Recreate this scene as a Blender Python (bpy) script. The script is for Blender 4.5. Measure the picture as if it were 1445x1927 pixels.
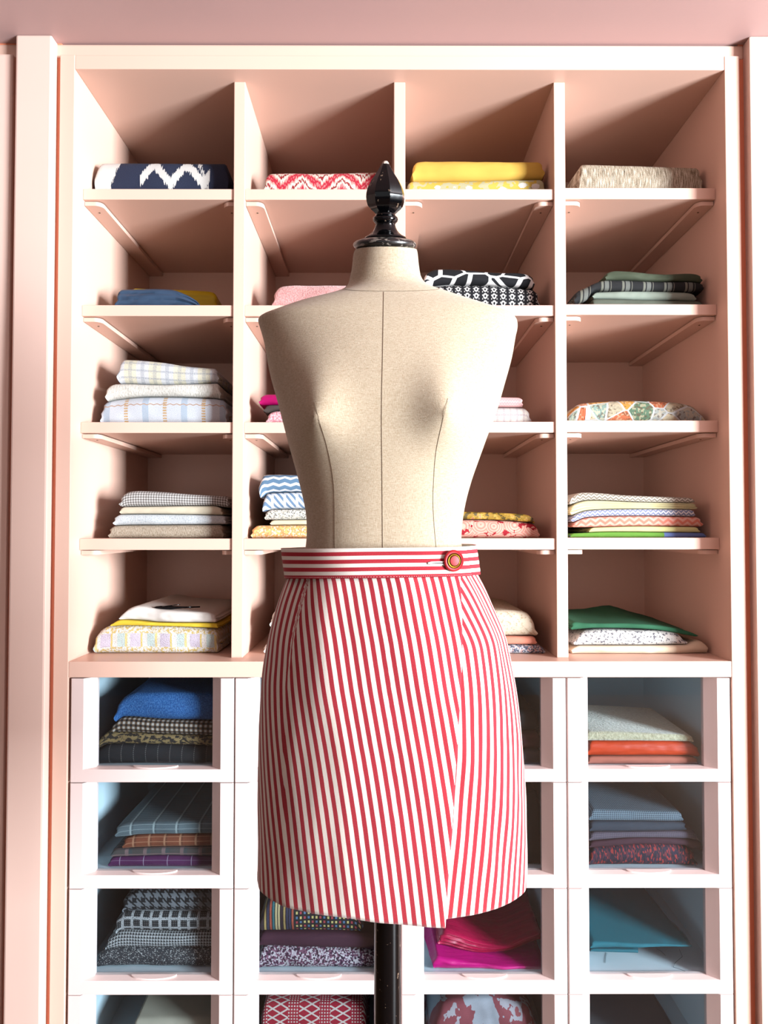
import bpy, bmesh, math, random
from mathutils import Vector, noise
PI = math.pi
C = bpy.context.scene.collection
for o in list(bpy.data.objects): bpy.data.objects.remove(o)

# ---------------------------------------------------------------- camera
F, TH, PSI, CZ = 1320.0, 0.0246, -0.00265, 1.35
cd = bpy.data.cameras.new('camera'); cam = bpy.data.objects.new('camera', cd); C.objects.link(cam)
cam.location = (0, 0, CZ); cam.rotation_euler = (PI/2 + TH, 0, PSI)
cd.sensor_fit = 'HORIZONTAL'; cd.sensor_width = 36; cd.lens = F/1445*36; cd.clip_start = .02
bpy.context.scene.camera = cam
# ---------------------------------------------------------------- world, daylight, exposure
w = bpy.data.worlds.new('world'); bpy.context.scene.world = w; w.use_nodes = True
w.node_tree.nodes['Background'].inputs[0].default_value = (.80, .90, 1.0, 1)
w.node_tree.nodes['Background'].inputs[1].default_value = 0.5
vs = bpy.context.scene.view_settings
vs.view_transform = 'Standard'; vs.look = 'None'; vs.gamma = 1; vs.exposure = 0.22
RX, LX, RY, CEIL = 3.6, -2.3, -2.7, 2.411
def area(name, loc, rot, sx, sy, power, col):
    l = bpy.data.lights.new(name, 'AREA'); l.shape = 'RECTANGLE'; l.size = sx; l.size_y = sy
    l.energy = power; l.color = col
    o = bpy.data.objects.new(name, l); C.objects.link(o); o.location = loc; o.rotation_euler = rot
    return o
area('window_daylight', (RX-.03, -1.06, 1.40), (0, PI/2, 0), 1.40, 1.42, 950, (.88, .945, 1.0))    # daylight in the side window
area('rear_fill_light', (-.7, RY+.05, 1.40), (PI/2, 0, 0), 1.9, 1.5, 2.5, (1.0, .90, .80))   # weak warm fill added behind the camera, no known source

# ---------------------------------------------------------------- helpers
def W(px, py, Y):
    du, dv = (px-722.5)/F, (963.5-py)/F
    c, s, cp, sp = math.cos(TH), math.sin(TH), math.cos(PSI), math.sin(PSI)
    f = Vector((-sp*c, cp*c, s)); r = Vector((cp, sp, 0)); u = Vector((sp*s, -cp*s, c))
    d = f + du*r + dv*u; d *= Y/d.y
    return d.x, d.z + CZ
def link(name, bm, mat, parent=None, base=None, smooth=False, label=None, cat=None, group=None, kind=None, sharp=None):
    """one mesh object; vertices are given in world space and moved to the thing's own base"""
    b = Vector(base) if base is not None else (parent['_b'] if False else None)
    if parent is not None: b = BASE[parent.name]
    if b is None: b = Vector((0, 0, 0))
    for v in bm.verts: v.co -= b
    me = bpy.data.meshes.new(name); bm.normal_update(); bm.to_mesh(me); bm.free()
    if mat: me.materials.append(mat)
    if smooth:
        for p in me.polygons: p.use_smooth = True
        if sharp: me.set_sharp_from_angle(angle=sharp)
    o = bpy.data.objects.new(name, me); C.objects.link(o)
    if parent is not None: o.parent = parent
    else: o.location = b
    BASE[o.name] = b
    if label: o['label'] = label
    if cat: o['category'] = cat
    if group: o['group'] = group
    if kind: o['kind'] = kind
    return o
BASE = {}
def thing(name, label, cat, loc, group=None):
    o = bpy.data.objects.new(name, None); C.objects.link(o); o.location = loc; o.empty_display_size = .05
    o['label'] = label; o['category'] = cat
    if group: o['group'] = group
    BASE[o.name] = Vector(loc); return o
def box(bm, x0, x1, y0, y1, z0, z1, bev=0):
    t = bmesh.new(); bmesh.ops.create_cube(t, size=1)
    for v in t.verts: v.co = Vector((x0+(v.co.x+.5)*(x1-x0), y0+(v.co.y+.5)*(y1-y0), z0+(v.co.z+.5)*(z1-z0)))
    if bev: bmesh.ops.bevel(t, geom=t.edges[:], offset=bev, segments=2, affect='EDGES', profile=.6)
    me = bpy.data.meshes.new('t'); t.to_mesh(me); t.free(); bm.from_mesh(me); bpy.data.meshes.remove(me)
def B(*a, bev=0):
    bm = bmesh.new(); box(bm, *a, bev=bev); return bm
def prism(bm, pts, f0, f1):
    """pts 2-D outline, f0/f1 map (a,b)->3-D for the two ends"""
    a = [bm.verts.new(f0(*p)) for p in pts]; b = [bm.verts.new(f1(*p)) for p in pts]; n = len(pts)
    bm.faces.new(a[::-1]); bm.faces.new(b)
    for i in range(n): bm.faces.new((a[i], a[(i+1) % n], b[(i+1) % n], b[i]))
    bmesh.ops.recalc_face_normals(bm, faces=bm.faces[:])
def lathe(bm, prof, cx, cy, seg=48, rot=0, axis='z', cz=0):
    rings = []
    for r, h in prof:
        ring = []
        for k in range(seg):
            a = rot + 2*PI*k/seg; c, s = r*math.cos(a), r*math.sin(a)
            ring.append(bm.verts.new((cx+c, cy+s, h) if axis == 'z' else ((cx+c, h, cz+s) if axis == 'y' else (h, cy+c, cz+s))))
        rings.append(ring)
    for a, b in zip(rings, rings[1:]):
        for k in range(seg): bm.faces.new((a[k], a[(k+1) % seg], b[(k+1) % seg], b[k]))
    bm.faces.new(rings[0][::-1]); bm.faces.new(rings[-1])
    bmesh.ops.recalc_face_normals(bm, faces=bm.faces[:])
def tube(bm, pts, r, seg=6):
    rings = []
    for i, p in enumerate(pts):
        p = Vector(p); d = (Vector(pts[min(i+1, len(pts)-1)]) - Vector(pts[max(i-1, 0)])).normalized()
        u = d.cross(Vector((0, 1, .01)))
        if u.length < 1e-4: u = d.cross(Vector((1, 0, 0)))
        u.normalize(); v = d.cross(u)
        rr = r[i] if isinstance(r, (list, tuple)) else r
        rings.append([bm.verts.new(p + rr*(math.cos(2*PI*k/seg)*u + math.sin(2*PI*k/seg)*v)) for k in range(seg)])
    for a, b in zip(rings, rings[1:]):
        for k in range(seg): bm.faces.new((a[k], a[(k+1) % seg], b[(k+1) % seg], b[k]))
    bm.faces.new(rings[0][::-1]); bm.faces.new(rings[-1])
    bmesh.ops.recalc_face_normals(bm, faces=bm.faces[:])
def interp(pts, x):
    if x <= pts[0][0]: return pts[0][1]
    for (a, b), (c, d) in zip(pts, pts[1:]):
        if x <= c:
            return b + (d-b)*(x-a)/(c-a)
    return pts[-1][1]
def sinterp(pts, x):
    """catmull-rom style smooth interpolation"""
    if x <= pts[0][0]: return pts[0][1]
    if x >= pts[-1][0]: return pts[-1][1]
    for i in range(len(pts)-1):
        if x <= pts[i+1][0]: break
    x0, y0 = pts[i]; x1, y1 = pts[i+1]; h = x1-x0; t = (x-x0)/h
    m0 = (y1-pts[i-1][1])/(x1-pts[i-1][0]) if i > 0 else (y1-y0)/h
    m1 = (pts[i+2][1]-y0)/(pts[i+2][0]-x0) if i+2 < len(pts) else (y1-y0)/h
    return (2*t**3-3*t*t+1)*y0 + (t**3-2*t*t+t)*h*m0 + (-2*t**3+3*t*t)*y1 + (t**3-t*t)*h*m1

# ---------------------------------------------------------------- materials: a small node language
LK = 1.0     # reflectance of the cloths relative to their look in full daylight
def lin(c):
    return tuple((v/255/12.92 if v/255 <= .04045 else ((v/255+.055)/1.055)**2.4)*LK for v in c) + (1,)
class E:
    def __init__(s, g, k): s.g, s.k = g, k
    def _m(s, op, *o):
        n = s.g.nt.nodes.new('ShaderNodeMath'); n.operation = op
        for i, q in enumerate((s,)+o):
            if isinstance(q, E): s.g.nt.links.new(q.k, n.inputs[i])
            else: n.inputs[i].default_value = q
        return E(s.g, n.outputs[0])
    def __add__(s, o): return s._m('ADD', o)
    def __radd__(s, o): return s._m('ADD', o)
    def __sub__(s, o): return s._m('SUBTRACT', o)
    def __rsub__(s, o): return (s*-1)+o
    def __mul__(s, o): return s._m('MULTIPLY', o)
    def __rmul__(s, o): return s._m('MULTIPLY', o)
    def __truediv__(s, o): return s._m('DIVIDE', o)
    def frac(s): return s._m('FRACT')
    def floor(s): return s._m('FLOOR')
    def abs(s): return s._m('ABSOLUTE')
    def sin(s): return s._m('SINE')
    def lt(s, o): return s._m('LESS_THAN', o)
    def gt(s, o): return s._m('GREATER_THAN', o)
    def max(s, o): return s._m('MAXIMUM', o)
    def min(s, o): return s._m('MINIMUM', o)
    def tri(s): return ((s.frac()-.5).abs())*2          # 1..0..1
    def clamp(s):
        r = s._m('ADD', 0.0); r.k.node.use_clamp = True; return r
class G:
    def __init__(s, name, rough=.85, sheen=0, coat=0, spec=.3):
        s.mat = bpy.data.materials.new(name); s.mat.use_nodes = True; s.nt = s.mat.node_tree
        s.p = s.nt.nodes['Principled BSDF']; s.p.inputs['Roughness'].default_value = rough
        s.p.inputs['Specular IOR Level'].default_value = spec
        s.p.inputs['Sheen Weight'].default_value = sheen; s.p.inputs['Coat Weight'].default_value = coat
        s.tc = s.nt.nodes.new('ShaderNodeTexCoord'); sx = s.nt.nodes.new('ShaderNodeSeparateXYZ')
        s.nt.links.new(s.tc.outputs['UV'], sx.inputs[0]); s.u = E(s, sx.outputs[0]); s.v = E(s, sx.outputs[1])
        s.vec = s.tc.outputs['UV']
    def obj(s): s.vec = s.tc.outputs['Object']; return s
    def scaled(s, sx, sy, sz=1):
        n = s.nt.nodes.new('ShaderNodeMapping'); n.inputs['Scale'].default_value = (sx, sy, sz)
        s.nt.links.new(s.vec, n.inputs[0]); return n.outputs[0]
    def noise(s, sc, det=2, st=(1, 1, 1), rough=.6):
        n = s.nt.nodes.new('ShaderNodeTexNoise'); n.inputs['Scale'].default_value = sc
        n.inputs['Detail'].default_value = det; n.inputs['Roughness'].default_value = rough
        s.nt.links.new(s.scaled(*st), n.inputs['Vector']); return E(s, n.outputs[0])
    def voro(s, sc, feat='F1', out='Distance', st=(1, 1, 1), rnd=1):
        n = s.nt.nodes.new('ShaderNodeTexVoronoi'); n.feature = feat; n.inputs['Scale'].default_value = sc
        n.inputs['Randomness'].default_value = rnd
        s.nt.links.new(s.scaled(*st), n.inputs['Vector']); return E(s, n.outputs[out])
    def chan(s, e):
        n = s.nt.nodes.new('ShaderNodeSeparateColor'); s.nt.links.new(e.k, n.inputs[0]); return E(s, n.outputs[0])
    def col(s, c): 
        n = s.nt.nodes.new('ShaderNodeRGB'); n.outputs[0].default_value = lin(c); return E(s, n.outputs[0])
    def mix(s, f, a, b):
        n = s.nt.nodes.new('ShaderNodeMix'); n.data_type = 'RGBA'
        for k, q in ((0, f), (6, a), (7, b)):
            if isinstance(q, E): s.nt.links.new(q.k, n.inputs[k])
            elif k: n.inputs[k].default_value = lin(q)
            else: n.inputs[0].default_value = q
        return E(s, n.outputs[2])
    def ramp(s, f, stops, const=True):
        n = s.nt.nodes.new('ShaderNodeValToRGB'); cr = n.color_ramp; cr.interpolation = 'CONSTANT' if const else 'LINEAR'
        while len(cr.elements) < len(stops): cr.elements.new(.5)
        for e, (p, c) in zip(cr.elements, stops): e.position = p
        for e, (p, c) in zip(cr.elements, stops): e.position = p; e.color = lin(c)
        s.nt.links.new(f.k, n.inputs[0]); return E(s, n.outputs[0])
    def scale(s, c, f):
        """multiply a colour by a number socket"""
        n = s.nt.nodes.new('ShaderNodeVectorMath'); n.operation = 'SCALE'
        s.nt.links.new(c.k, n.inputs[0]); s.nt.links.new(f.k, n.inputs['Scale']); return E(s, n.outputs[0])
    def done(s, c, bump=None, dist=.001, strength=.5):
        s.nt.links.new(c.k, s.p.inputs['Base Color'])
        if bump is not None:
            b = s.nt.nodes.new('ShaderNodeBump'); b.inputs['Distance'].default_value = dist; b.inputs['Strength'].default_value = strength
            s.nt.links.new(bump.k, b.inputs['Height']); s.nt.links.new(b.outputs[0], s.p.inputs['Normal'])
        return s.mat
def fin(g, c, sc=900, amt=.35, dist=.0006, st=(1, 1, 1), strength=.6):
    """cloth finish: thread-sized variation and bump"""
    n = g.noise(sc, 3, st)
    return g.done(g.scale(c, n*amt*2 + (1-amt)), n, dist, strength)
def solid(name, c, amt=.2, sc=900, **k):
    g = G(name, **k); return fin(g, g.col(c), sc, amt)
def satin(name, c, c2=None):
    g = G(name, rough=.36, spec=.3); n = g.noise(14, 2, (1, 5, 1))
    return g.done(g.mix(n, c, c2 or c), n, .004, .35)
def fluffy(name, c, c2, sc=260):
    g = G(name, sheen=.4); n = g.noise(sc, 4); return g.done(g.mix(((n-.35)*3).clamp(), c2, c), n, .003, .8)
def tweed(name, cols, sc=420, st=(1, 1, 1), bump=.0015):
    g = G(name); x = g.chan(g.voro(sc, out='Color', st=st)); n = g.noise(sc*1.2, 3, st)
    k = len(cols); c = g.ramp(x, [(i/k, q) for i, q in enumerate(cols)])
    return g.done(g.scale(c, n*.5+.75), n, bump, .7)
def gingham(name, a, m, b, p, pv=None):
    g = G(name); s = (g.u/p).frac().lt(.5) + (g.v/(pv or p)).frac().lt(.5)
    return fin(g, g.ramp(s/2.01, [(0, a), (.3, m), (.8, b)]))
def vstripe(name, stops, p, amt=.2, jag=0):
    g = G(name); x = g.u/p
    if jag: x = x + g.noise(300, 2, (.3, 3, 1))*jag
    return fin(g, g.ramp(x.frac(), stops), amt=amt)
def hstripe(name, stops, p):
    g = G(name); return fin(g, g.ramp((g.v/p).frac(), stops))
def chevron(name, a, b, p, pu, amp, duty=.5, third=None):
    g = G(name); x = ((g.v + (g.u/pu).tri()*amp)/p)
    c = g.mix(x.frac().lt(duty), a, b); return fin(g, c)
def hound(name, a, b, p):
    g = G(name); cu, cv = (g.u/p).frac(), (g.v/p).frac()
    q = cu.lt(.5) + cv.lt(.5); d = ((g.u+g.v)/(p*.5)).frac().lt(.5)
    both = q.gt(1.5); one = q.gt(.5)*(q.lt(1.5)); m = (both + one*d).clamp()
    return fin(g, g.mix(m, a, b), 1200, .25)
def plaid(name, base, lines, p, pv, wl=.08, c2=None):
    g = G(name); c = g.mix(g.noise(25, 1)*.5, base, c2 or base)
    c = g.mix(((g.u/p).frac().lt(wl*2)*.55), c, c2 or base); c = g.mix(((g.v/pv).frac().lt(wl))*.85, c, lines)
    c = g.mix(((g.u/p).frac().lt(wl))*.85, c, lines); return fin(g, c, 700, .45)

# paints
def paint(name, c, c2, rough=.38, var=2.0):
    g = G(name, rough=rough, spec=.4).obj(); n = g.noise(3, 2)
    t = g.noise(260, 3, (1, 1, .12)); return g.done(g.mix(n, c, c2), t, .0004, .12)
PINK = paint('pink_paint', (204, 170, 154), (201, 165, 148))
PINKW = paint('pink_wall_paint', (205, 176, 164), (201, 171, 158), .5)
DRWP = paint('drawer_paint', (205, 186, 182), (202, 182, 177))
PINKC = paint('pink_ceiling_paint', (172, 142, 139), (168, 138, 134), .5)
GROOVE = paint('salmon_groove_paint', (212, 126, 94), (208, 120, 88), .5)
BOXW = paint('pale_drawer_paint', (176, 190, 196), (170, 185, 192), .45)
ROOM = paint('room_plaster', (62, 52, 46), (58, 49, 44), .7)
FLOORM = paint('oak_floor', (96, 72, 54), (84, 62, 46), .4)
def glass():
    g = G('drawer_glass'); nt = g.nt; nt.nodes.remove(g.p)
    t = nt.nodes.new('ShaderNodeBsdfTransparent'); t.inputs[0].default_value = (.92, .965, .985, 1)
    gl = nt.nodes.new('ShaderNodeBsdfGlossy'); gl.inputs['Roughness'].default_value = .02
    lw = nt.nodes.new('ShaderNodeLayerWeight'); lw.inputs[0].default_value = .5
    f_ = E(g, lw.outputs['Facing'])._m('POWER', 5.0)*.96 + .04
    mx = nt.nodes.new('ShaderNodeMixShader'); nt.links.new(f_.k, mx.inputs[0]); nt.links.new(t.outputs[0], mx.inputs[1])
    nt.links.new(gl.outputs[0], mx.inputs[2]); nt.links.new(mx.outputs[0], nt.nodes['Material Output'].inputs[0]); return g.mat
GLASS = glass()
LK = .52
def linen():
    g = G('natural_linen', rough=.9, sheen=.15).obj()
    h = g.noise(210, 3, (1, 1, 7)); v = g.noise(210, 3, (7, 7, 1)); f = g.noise(1500, 2)
    c = g.mix((((h+v)*.5-.35)*2.4).clamp(), (174, 151, 121), (226, 211, 186)); n = h+v+f
    return g.done(g.scale(c, f*.16+.92), n, .0004, .4)
LINEN = linen()
SEAM = solid('seam_thread', (120, 100, 80))
def black_paint():
    g = G('chipped_black_lacquer', rough=.10, spec=.25).obj()
    n = g.noise(120, 4); return g.done(g.mix(n.gt(.66), (6, 6, 8), (120, 100, 84)), g.noise(40, 2), .0006, .25)
BLK = black_paint()
def black_edge():
    g = G('worn_black_rim', rough=.3, spec=.6).obj(); n = g.noise(70, 5, (1, 1, 3))
    return g.done(g.mix(n.gt(.56), (10, 10, 11), (128, 120, 112)), n, .0008, .4)
BLKE = black_edge()
CHIP = solid('bare_wood_chip', (226, 204, 190))
def stripe_cloth(name):
    g = G(name, rough=.9, sheen=.1)
    x = g.u/.0111 + (g.noise(60, 1)-.5)*.04
    n = g.noise(900, 3, (1, 1, 1)); t = g.noise(1600, 2, (3, .6, 1)); big = g.noise(9, 2)
    red = g.mix(((t-.35)*2.6).clamp(), (150, 6, 26), (202, 48, 66)); wh = g.mix(n, (238, 226, 212), (250, 243, 234))
    s = ((x.frac()-.5).abs()).lt(.25)
    return g.done(g.mix(s, wh, red), n + big*.0, .0005, .5)
STR = stripe_cloth('red_white_ticking')
def band_cloth():
    g = G('waistband_ticking', rough=.9)
    y = g.v/.01035; n = g.noise(900, 3); t = g.noise(1600, 2, (.6, 3, 1))
    red = g.mix(((t-.35)*2.6).clamp(), (156, 12, 32), (202, 52, 68)); wh = g.mix(n, (238, 226, 212), (250, 243, 234))
    return g.done(g.mix((y.frac()).lt(.52), wh, red), n, .0005, .5)
BAND = band_cloth()
BTN = G('red_button_enamel', rough=.5, coat=0, spec=.25); BTN = BTN.done(BTN.col((176, 6, 22)))
GOLDg = G('antique_gold', rough=.3); GOLDg.p.inputs['Metallic'].default_value = 1; GOLDg.obj()
GOLD = GOLDg.done(GOLDg.mix(GOLDg.noise(500, 3), (40, 24, 4), (140, 98, 30)))

# ---------------------------------------------------------------- room shell
link('floor', B(LX-.1, RX+.1, RY-.1, 2.1, -.06, 0), FLOORM, kind='structure')
link('ceiling', B(LX-.1, RX+.1, RY-.1, 2.1, CEIL, CEIL+.08), PINKC, kind='structure')
link('wall_left', B(LX-.1, LX, RY-.1, 2.1, 0, CEIL), ROOM, kind='structure')
def wall_hole(name, fix0, fix1, a0, a1, h0, h1, axis):
    """wall with a rectangular window opening"""
    bm = bmesh.new()
    lo, hi = (RY-.1, 2.1) if axis == 'y' else (LX, RX)
    for p in ((lo, a0, 0, CEIL), (a1, hi, 0, CEIL), (a0, a1, 0, h0), (a0, a1, h1, CEIL)):
        if axis == 'y': box(bm, fix0, fix1, p[0], p[1], p[2], p[3])
        else: box(bm, p[0], p[1], fix0, fix1, p[2], p[3])
    return link(name, bm, ROOM, kind='structure')
wall_hole('wall_right', RX, RX+.1, -1.82, -.30, .66, 2.14, 'y')
wall_hole('wall_rear', RY-.1, RY, -1.7, .3, .6, 2.2, 'x')  # opening made for the added fill window
def window(name, fix, a0, a1, h0, h1, axis):
    bm = bmesh.new(); t = .035
    def bb(p, q, r, s, d=0):
        if axis == 'y': box(bm, fix+.04+d, fix+.075+d, p, q, r, s)
        else: box(bm, p, q, fix-.075-d, fix-.04-d, r, s)
    bb(a0, a1, h0, h0+t); bb(a0, a1, h1-t, h1); bb(a0, a0+t, h0+t, h1-t); bb(a1-t, a1, h0+t, h1-t)
    bb((a0+a1)/2-.012, (a0+a1)/2+.012, h0+t, h1-t)
    return link(name, bm, PINK, kind='structure')
window('window_1', RX, -1.82, -.30, .66, 2.14, 'y')
window('rear_fill_window', RY, -1.7, .3, .6, 2.2, 'x')  # unseen window added behind the camera to go with the ambient fill

# cabinet measures
XL, XR, FY, SY, BY = -.667, .745, 1.5, 1.548, 1.995
DIV = (-.318, .039, .396); DT = .0125
ZTOP_IN = W(143, 129, FY)[1]; ZTOP = W(143, 103, FY)[1]
ZFL = W(700, 1245, FY)[1]; ZFLB = W(700, 1275, FY)[1]
# wall behind and flanking trims
link('wall_back', B(LX-.1, RX+.1, BY+.03, BY+.105, 0, CEIL), GROOVE, kind='structure')
def tp(name, x0, x1, y0, y1, z1=CEIL, m=PINKW, z0=0):
    return link(name, B(x0, x1, y0, y1, z0, z1, bev=.004), m, kind='structure')
tp('trim_1', -.786, -.709, 1.482, 1.60)                          # pilaster left
tp('trim_2', .790, .93, 1.482, 1.60)                               # pilaster right
tp('trim_3', -.99, -.80, 1.497, 1.56, z1=ZTOP)                      # neighbouring door panel
tp('trim_4', -.99, .790, 1.507, 1.60, z0=ZTOP-.002, z1=CEIL-.003, m=PINK)          # fascia above the unit
link('wall_front_left', B(LX, -.70, 1.509, 1.61, 0, CEIL-.0), GROOVE, kind='structure').name = 'trim_5'
link('wall_front_right', B(.779, RX, 1.509, 1.61, 0, CEIL-.0), GROOVE, kind='structure').name = 'trim_6'
tp('trim_7', .94, RX, 1.50, 1.512, z1=CEIL, m=PINKW)
tp('trim_8', LX, -1.0, 1.49, 1.528, z1=CEIL, m=PINKW)

# ---------------------------------------------------------------- shelving unit
unit = thing('shelving_unit', 'tall built-in pale pink cabinet with open cubbyholes above and glass-fronted drawers below', 'cabinet', (.039, 1.75, 0))
bv = .0015
link('side_panel', B(XL-.032, XL, FY, BY+.02, 0, ZTOP, bev=bv), PINK, unit)
link('side_panel', B(XR, XR+.032, FY, BY+.02, 0, ZTOP, bev=bv), PINK, unit)
link('top_panel', B(XL, XR, FY+.001, BY, ZTOP_IN, ZTOP, bev=bv), PINK, unit)
link('back_panel', B(XL, XR, BY, BY+.015, 0, ZTOP_IN), PINK, unit)
link('base_shelf', B(XL, XR, FY+.001, BY, ZFLB, ZFL, bev=bv), PINK, unit)
for d in DIV: link('divider', B(d-DT, d+DT, SY-.004, BY, ZFL, ZTOP_IN, bev=bv), PINK, unit)
EDG = [(XL, DIV[0]-DT), (DIV[0]+DT, DIV[1]-DT), (DIV[1]+DT, DIV[2]-DT), (DIV[2]+DT, XR)]
SHP = [[(356, 376), (356, 376), (355.5, 375), (353, 374)],
       [(574.5, 595), (574.5, 595), (574, 594), (572, 592)],
       [(794.5, 815), (794.5, 815), (793.5, 814), (791, 813)],
       [(1013.5, 1035), (1013.5, 1035), (1013, 1034.5), (1012, 1034)]]
SZ = [[W(700, a, SY)[1] for a, b in r] for r in SHP] + [[ZFL]*4]
def cleat(x0, dirn, zt, wd, parent):
    bm = bmesh.new(); y0 = SY+.008; r = .016
    pts = [(0, y0), (0, BY)] + [(wd, BY)] + [(wd - r + r*math.cos(a), y0 + r - r*math.sin(a)) for a in [i*PI/16 for i in range(9)]]
    prism(bm, [(x0+dirn*p, q) for p, q in pts], lambda a, b: Vector((a, b, zt-.009)), lambda a, b: Vector((a, b, zt)))
    c = link('cleat', bm, PINK, parent)
    bm = bmesh.new(); lathe(bm, [(.0022, zt-.0098), (.0022, zt-.0088)], x0+dirn*wd*.5, y0+.035, 10)
    link('screw', bm, SEAM, c)
for r in range(4):
    for c in range(4):
        z1 = SZ[r][c]; z0 = W(700, SHP[r][c][1], SY)[1]
        s = link('shelf', B(EDG[c][0], EDG[c][1], SY, BY, z0, z1, bev=bv), PINK, unit)
        wd = .038
        cleat(EDG[c][0]+.001, 1, z0-.0015, wd, s); cleat(EDG[c][1]-.001, -1, z0-.0015, .026 if c == 0 else wd, s)
# drawers
JY = [W(700, y, FY)[1] for y in (1275, 1473, 1673, 1873, 2073)]
RB = [W(700, y, FY)[1] for y in (1448, 1647, 1846, 2045)]
link('plinth', B(XL, XR, FY+.02, FY+.05, 0, JY[4]), PINK, unit)
cw = (XR-XL)/4
for k in range(1, 4): link('drawer_partition', B(XL+cw*k-.003, XL+cw*k+.003, FY+.03, BY, JY[4], ZFLB), BOXW, unit)
def drawer(r, c):
    x0, x1 = XL+cw*c+.0012, XL+cw*(c+1)-.0012
    if c == 0: x0 += .0042
    if c == 3: x1 -= .003
    zt, zb, zr = JY[r]-.001, JY[r+1]+.001, RB[r]
    if r == 0: zt -= .001
    fw, cwid, dp = .0275, .0215, .018
    bm = bmesh.new(); y = FY+.001
    for xa, s in ((x0, 1), (x1, -1)):
        pts = [(0, y+.03), (0, y+.002), (.002, y), (fw, y), (fw+cwid, y+dp), (fw+cwid, y+.03)]
        prism(bm, [(xa+s*p, q) for p, q in pts], lambda a, b: Vector((a, b, zb)), lambda a, b: Vector((a, b, zt)))
    box(bm, x0+fw-.001, x1-fw+.001, y, y+.03, zb, zr, bev=.001)
    d = link('drawer', bm, DRWP, unit)
    link('glass_pane', B(x0+fw+cwid-.004, x1-fw-cwid+.004, y+.021, y+.024, zr-.0, zt), GLASS, d)
    bx = bmesh.new(); t = .006; xa, xb, ya, yb, zf = x0+.008, x1-.008, y+.031, BY-.03, zr-.006
    box(bx, xa, xb, ya, yb, zf-.006, zf); box(bx, xa, xa+t, ya, yb, zf, zt-.014); box(bx, xb-t, xb, ya, yb, zf, zt-.014)
    box(bx, xa+t, xb-t, yb-t, yb, zf, zt-.014)
    link('drawer_box', bx, BOXW, d)
    bm = bmesh.new(); cx = (x0+x1)/2+.003
    pts = [(cx+.048*math.cos(a), y+.018-.0155*math.sin(a)) for a in [i*PI/20 for i in range(21)]]
    prism(bm, pts, lambda a, b: Vector((a, b, zr)), lambda a, b: Vector((a, b, zr+.003)))
    link('finger_pull', bm, DRWP, d)
    return zf
DZ = [[drawer(r, c) for c in range(4)] for r in range(4)]

# ---------------------------------------------------------------- dress form
MY = .94; SC = MY/1.06
form = thing('dress_form', 'linen-covered female dress form with black turned finial on a black pole, wearing the striped skirt', 'dress form', (.01, MY, 0))
LFT = [(470, 669), (473, 667), (479, 665), (506, 662), (534, 656), (543, 651), (550, 642), (556, 630), (562, 612), (569, 584), (576, 556), (585, 530), (593, 509), (598, 496), (602, 489), (607, 487), (615, 489), (646, 498), (708, 510), (770, 527), (832, 543), (879, 556), (925, 568), (964, 576), (995, 578), (1028, 576), (1070, 566), (1120, 545), (1180, 525), (1250, 515), (1330, 515)]
RGT = [(470, 784), (473, 785), (479, 786), (499, 788), (522, 792), (534, 799), (543, 810), (550, 826), (556, 844), (562, 862), (570, 886), (580, 918), (588, 942), (593, 956), (598, 965), (604, 970), (610, 972), (622, 972), (634, 969), (677, 961), (724, 948), (778, 932), (824, 915), (863, 901), (906, 886), (952, 874), (995, 868), (1028, 868), (1070, 880), (1120, 903), (1180, 925), (1250, 938), (1330, 940)]
DEP = [(470, .046), (534, .047), (550, .050), (562, .056), (576, .062), (594, .070), (610, .076), (646, .087), (708, .102), (770, .110), (832, .104), (879, .095), (925, .088), (964, .085), (995, .084), (1028, .085), (1100, .094), (1180, .10), (1330, .10)]
def torso_pt(a, py):
    xl, z = W(sinterp(LFT, py), py, MY); xr, z2 = W(sinterp(RGT, py), py, MY); z = (z+z2)/2
    cx, hw, hd = (xl+xr)/2, (xr-xl)/2, sinterp(DEP, py)*SC
    tl = .30*max(0, min(1, (530-py)/45))
    n = 2.0 if py < 545 else min(2.35, 2.0+(py-545)*.006)
    ca, sa = math.cos(a), math.sin(a)
    x = cx + hw*math.copysign(abs(ca)**(2/n), ca); yo = hd*math.copysign(abs(sa)**(2/n), sa)
    if sa > 0:
        for bx, bpy, sg in ((590, 783, 1), (842, 776, 1)):
            bxw, bz = W(bx, bpy, MY-.13*SC); dx = (x-bxw)/SC; dz = (z-bz)/SC
            up = .060 if dz > 0 else .036
            d2 = (dx/.036)**2 + (dz/up)**2
            yo += (.022*math.exp(-d2*.85) + .008*math.exp(-math.sqrt(d2)*4.2)) * min(1, abs(sa)*1.6)*SC
    return Vector((x, MY-yo, z - yo*tl))      # the neck is cut on a forward slope
bm = bmesh.new()
rows = [470, 471.5, 473, 476, 479, 485, 492, 500, 510, 520, 528, 534, 539, 543, 546, 549, 552, 555, 558, 561, 565, 569, 573, 577, 581, 585, 589, 593, 596, 599, 602, 605, 608, 612, 618, 626] + list(range(634, 1331, 6))
SG = 120; rr = []
for py in rows: rr.append([bm.verts.new(torso_pt(2*PI*k/SG, py)) for k in range(SG)])
for a, b in zip(rr, rr[1:]):
    for k in range(SG): bm.faces.new((a[k], b[k], b[(k+1) % SG], a[(k+1) % SG]))
bm.faces.new(rr[0]); bm.faces.new(rr[-1][::-1]); bmesh.ops.recalc_face_normals(bm, faces=bm.faces[:])
torso = link('torso', bm, LINEN, form, smooth=True, sharp=1.2)
def front_at(px, py):
    """surface point of the torso front seen at a pixel column of the pattern"""
    lo, hi = .02, PI-.02
    for _ in range(40):
        m = (lo+hi)/2; p = torso_pt(m, py); x, _z = W(px, py, p.y)
        if p.x > x: lo = m
        else: hi = m
    return torso_pt((lo+hi)/2, py) + Vector((0, -.0003, 0))
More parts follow.
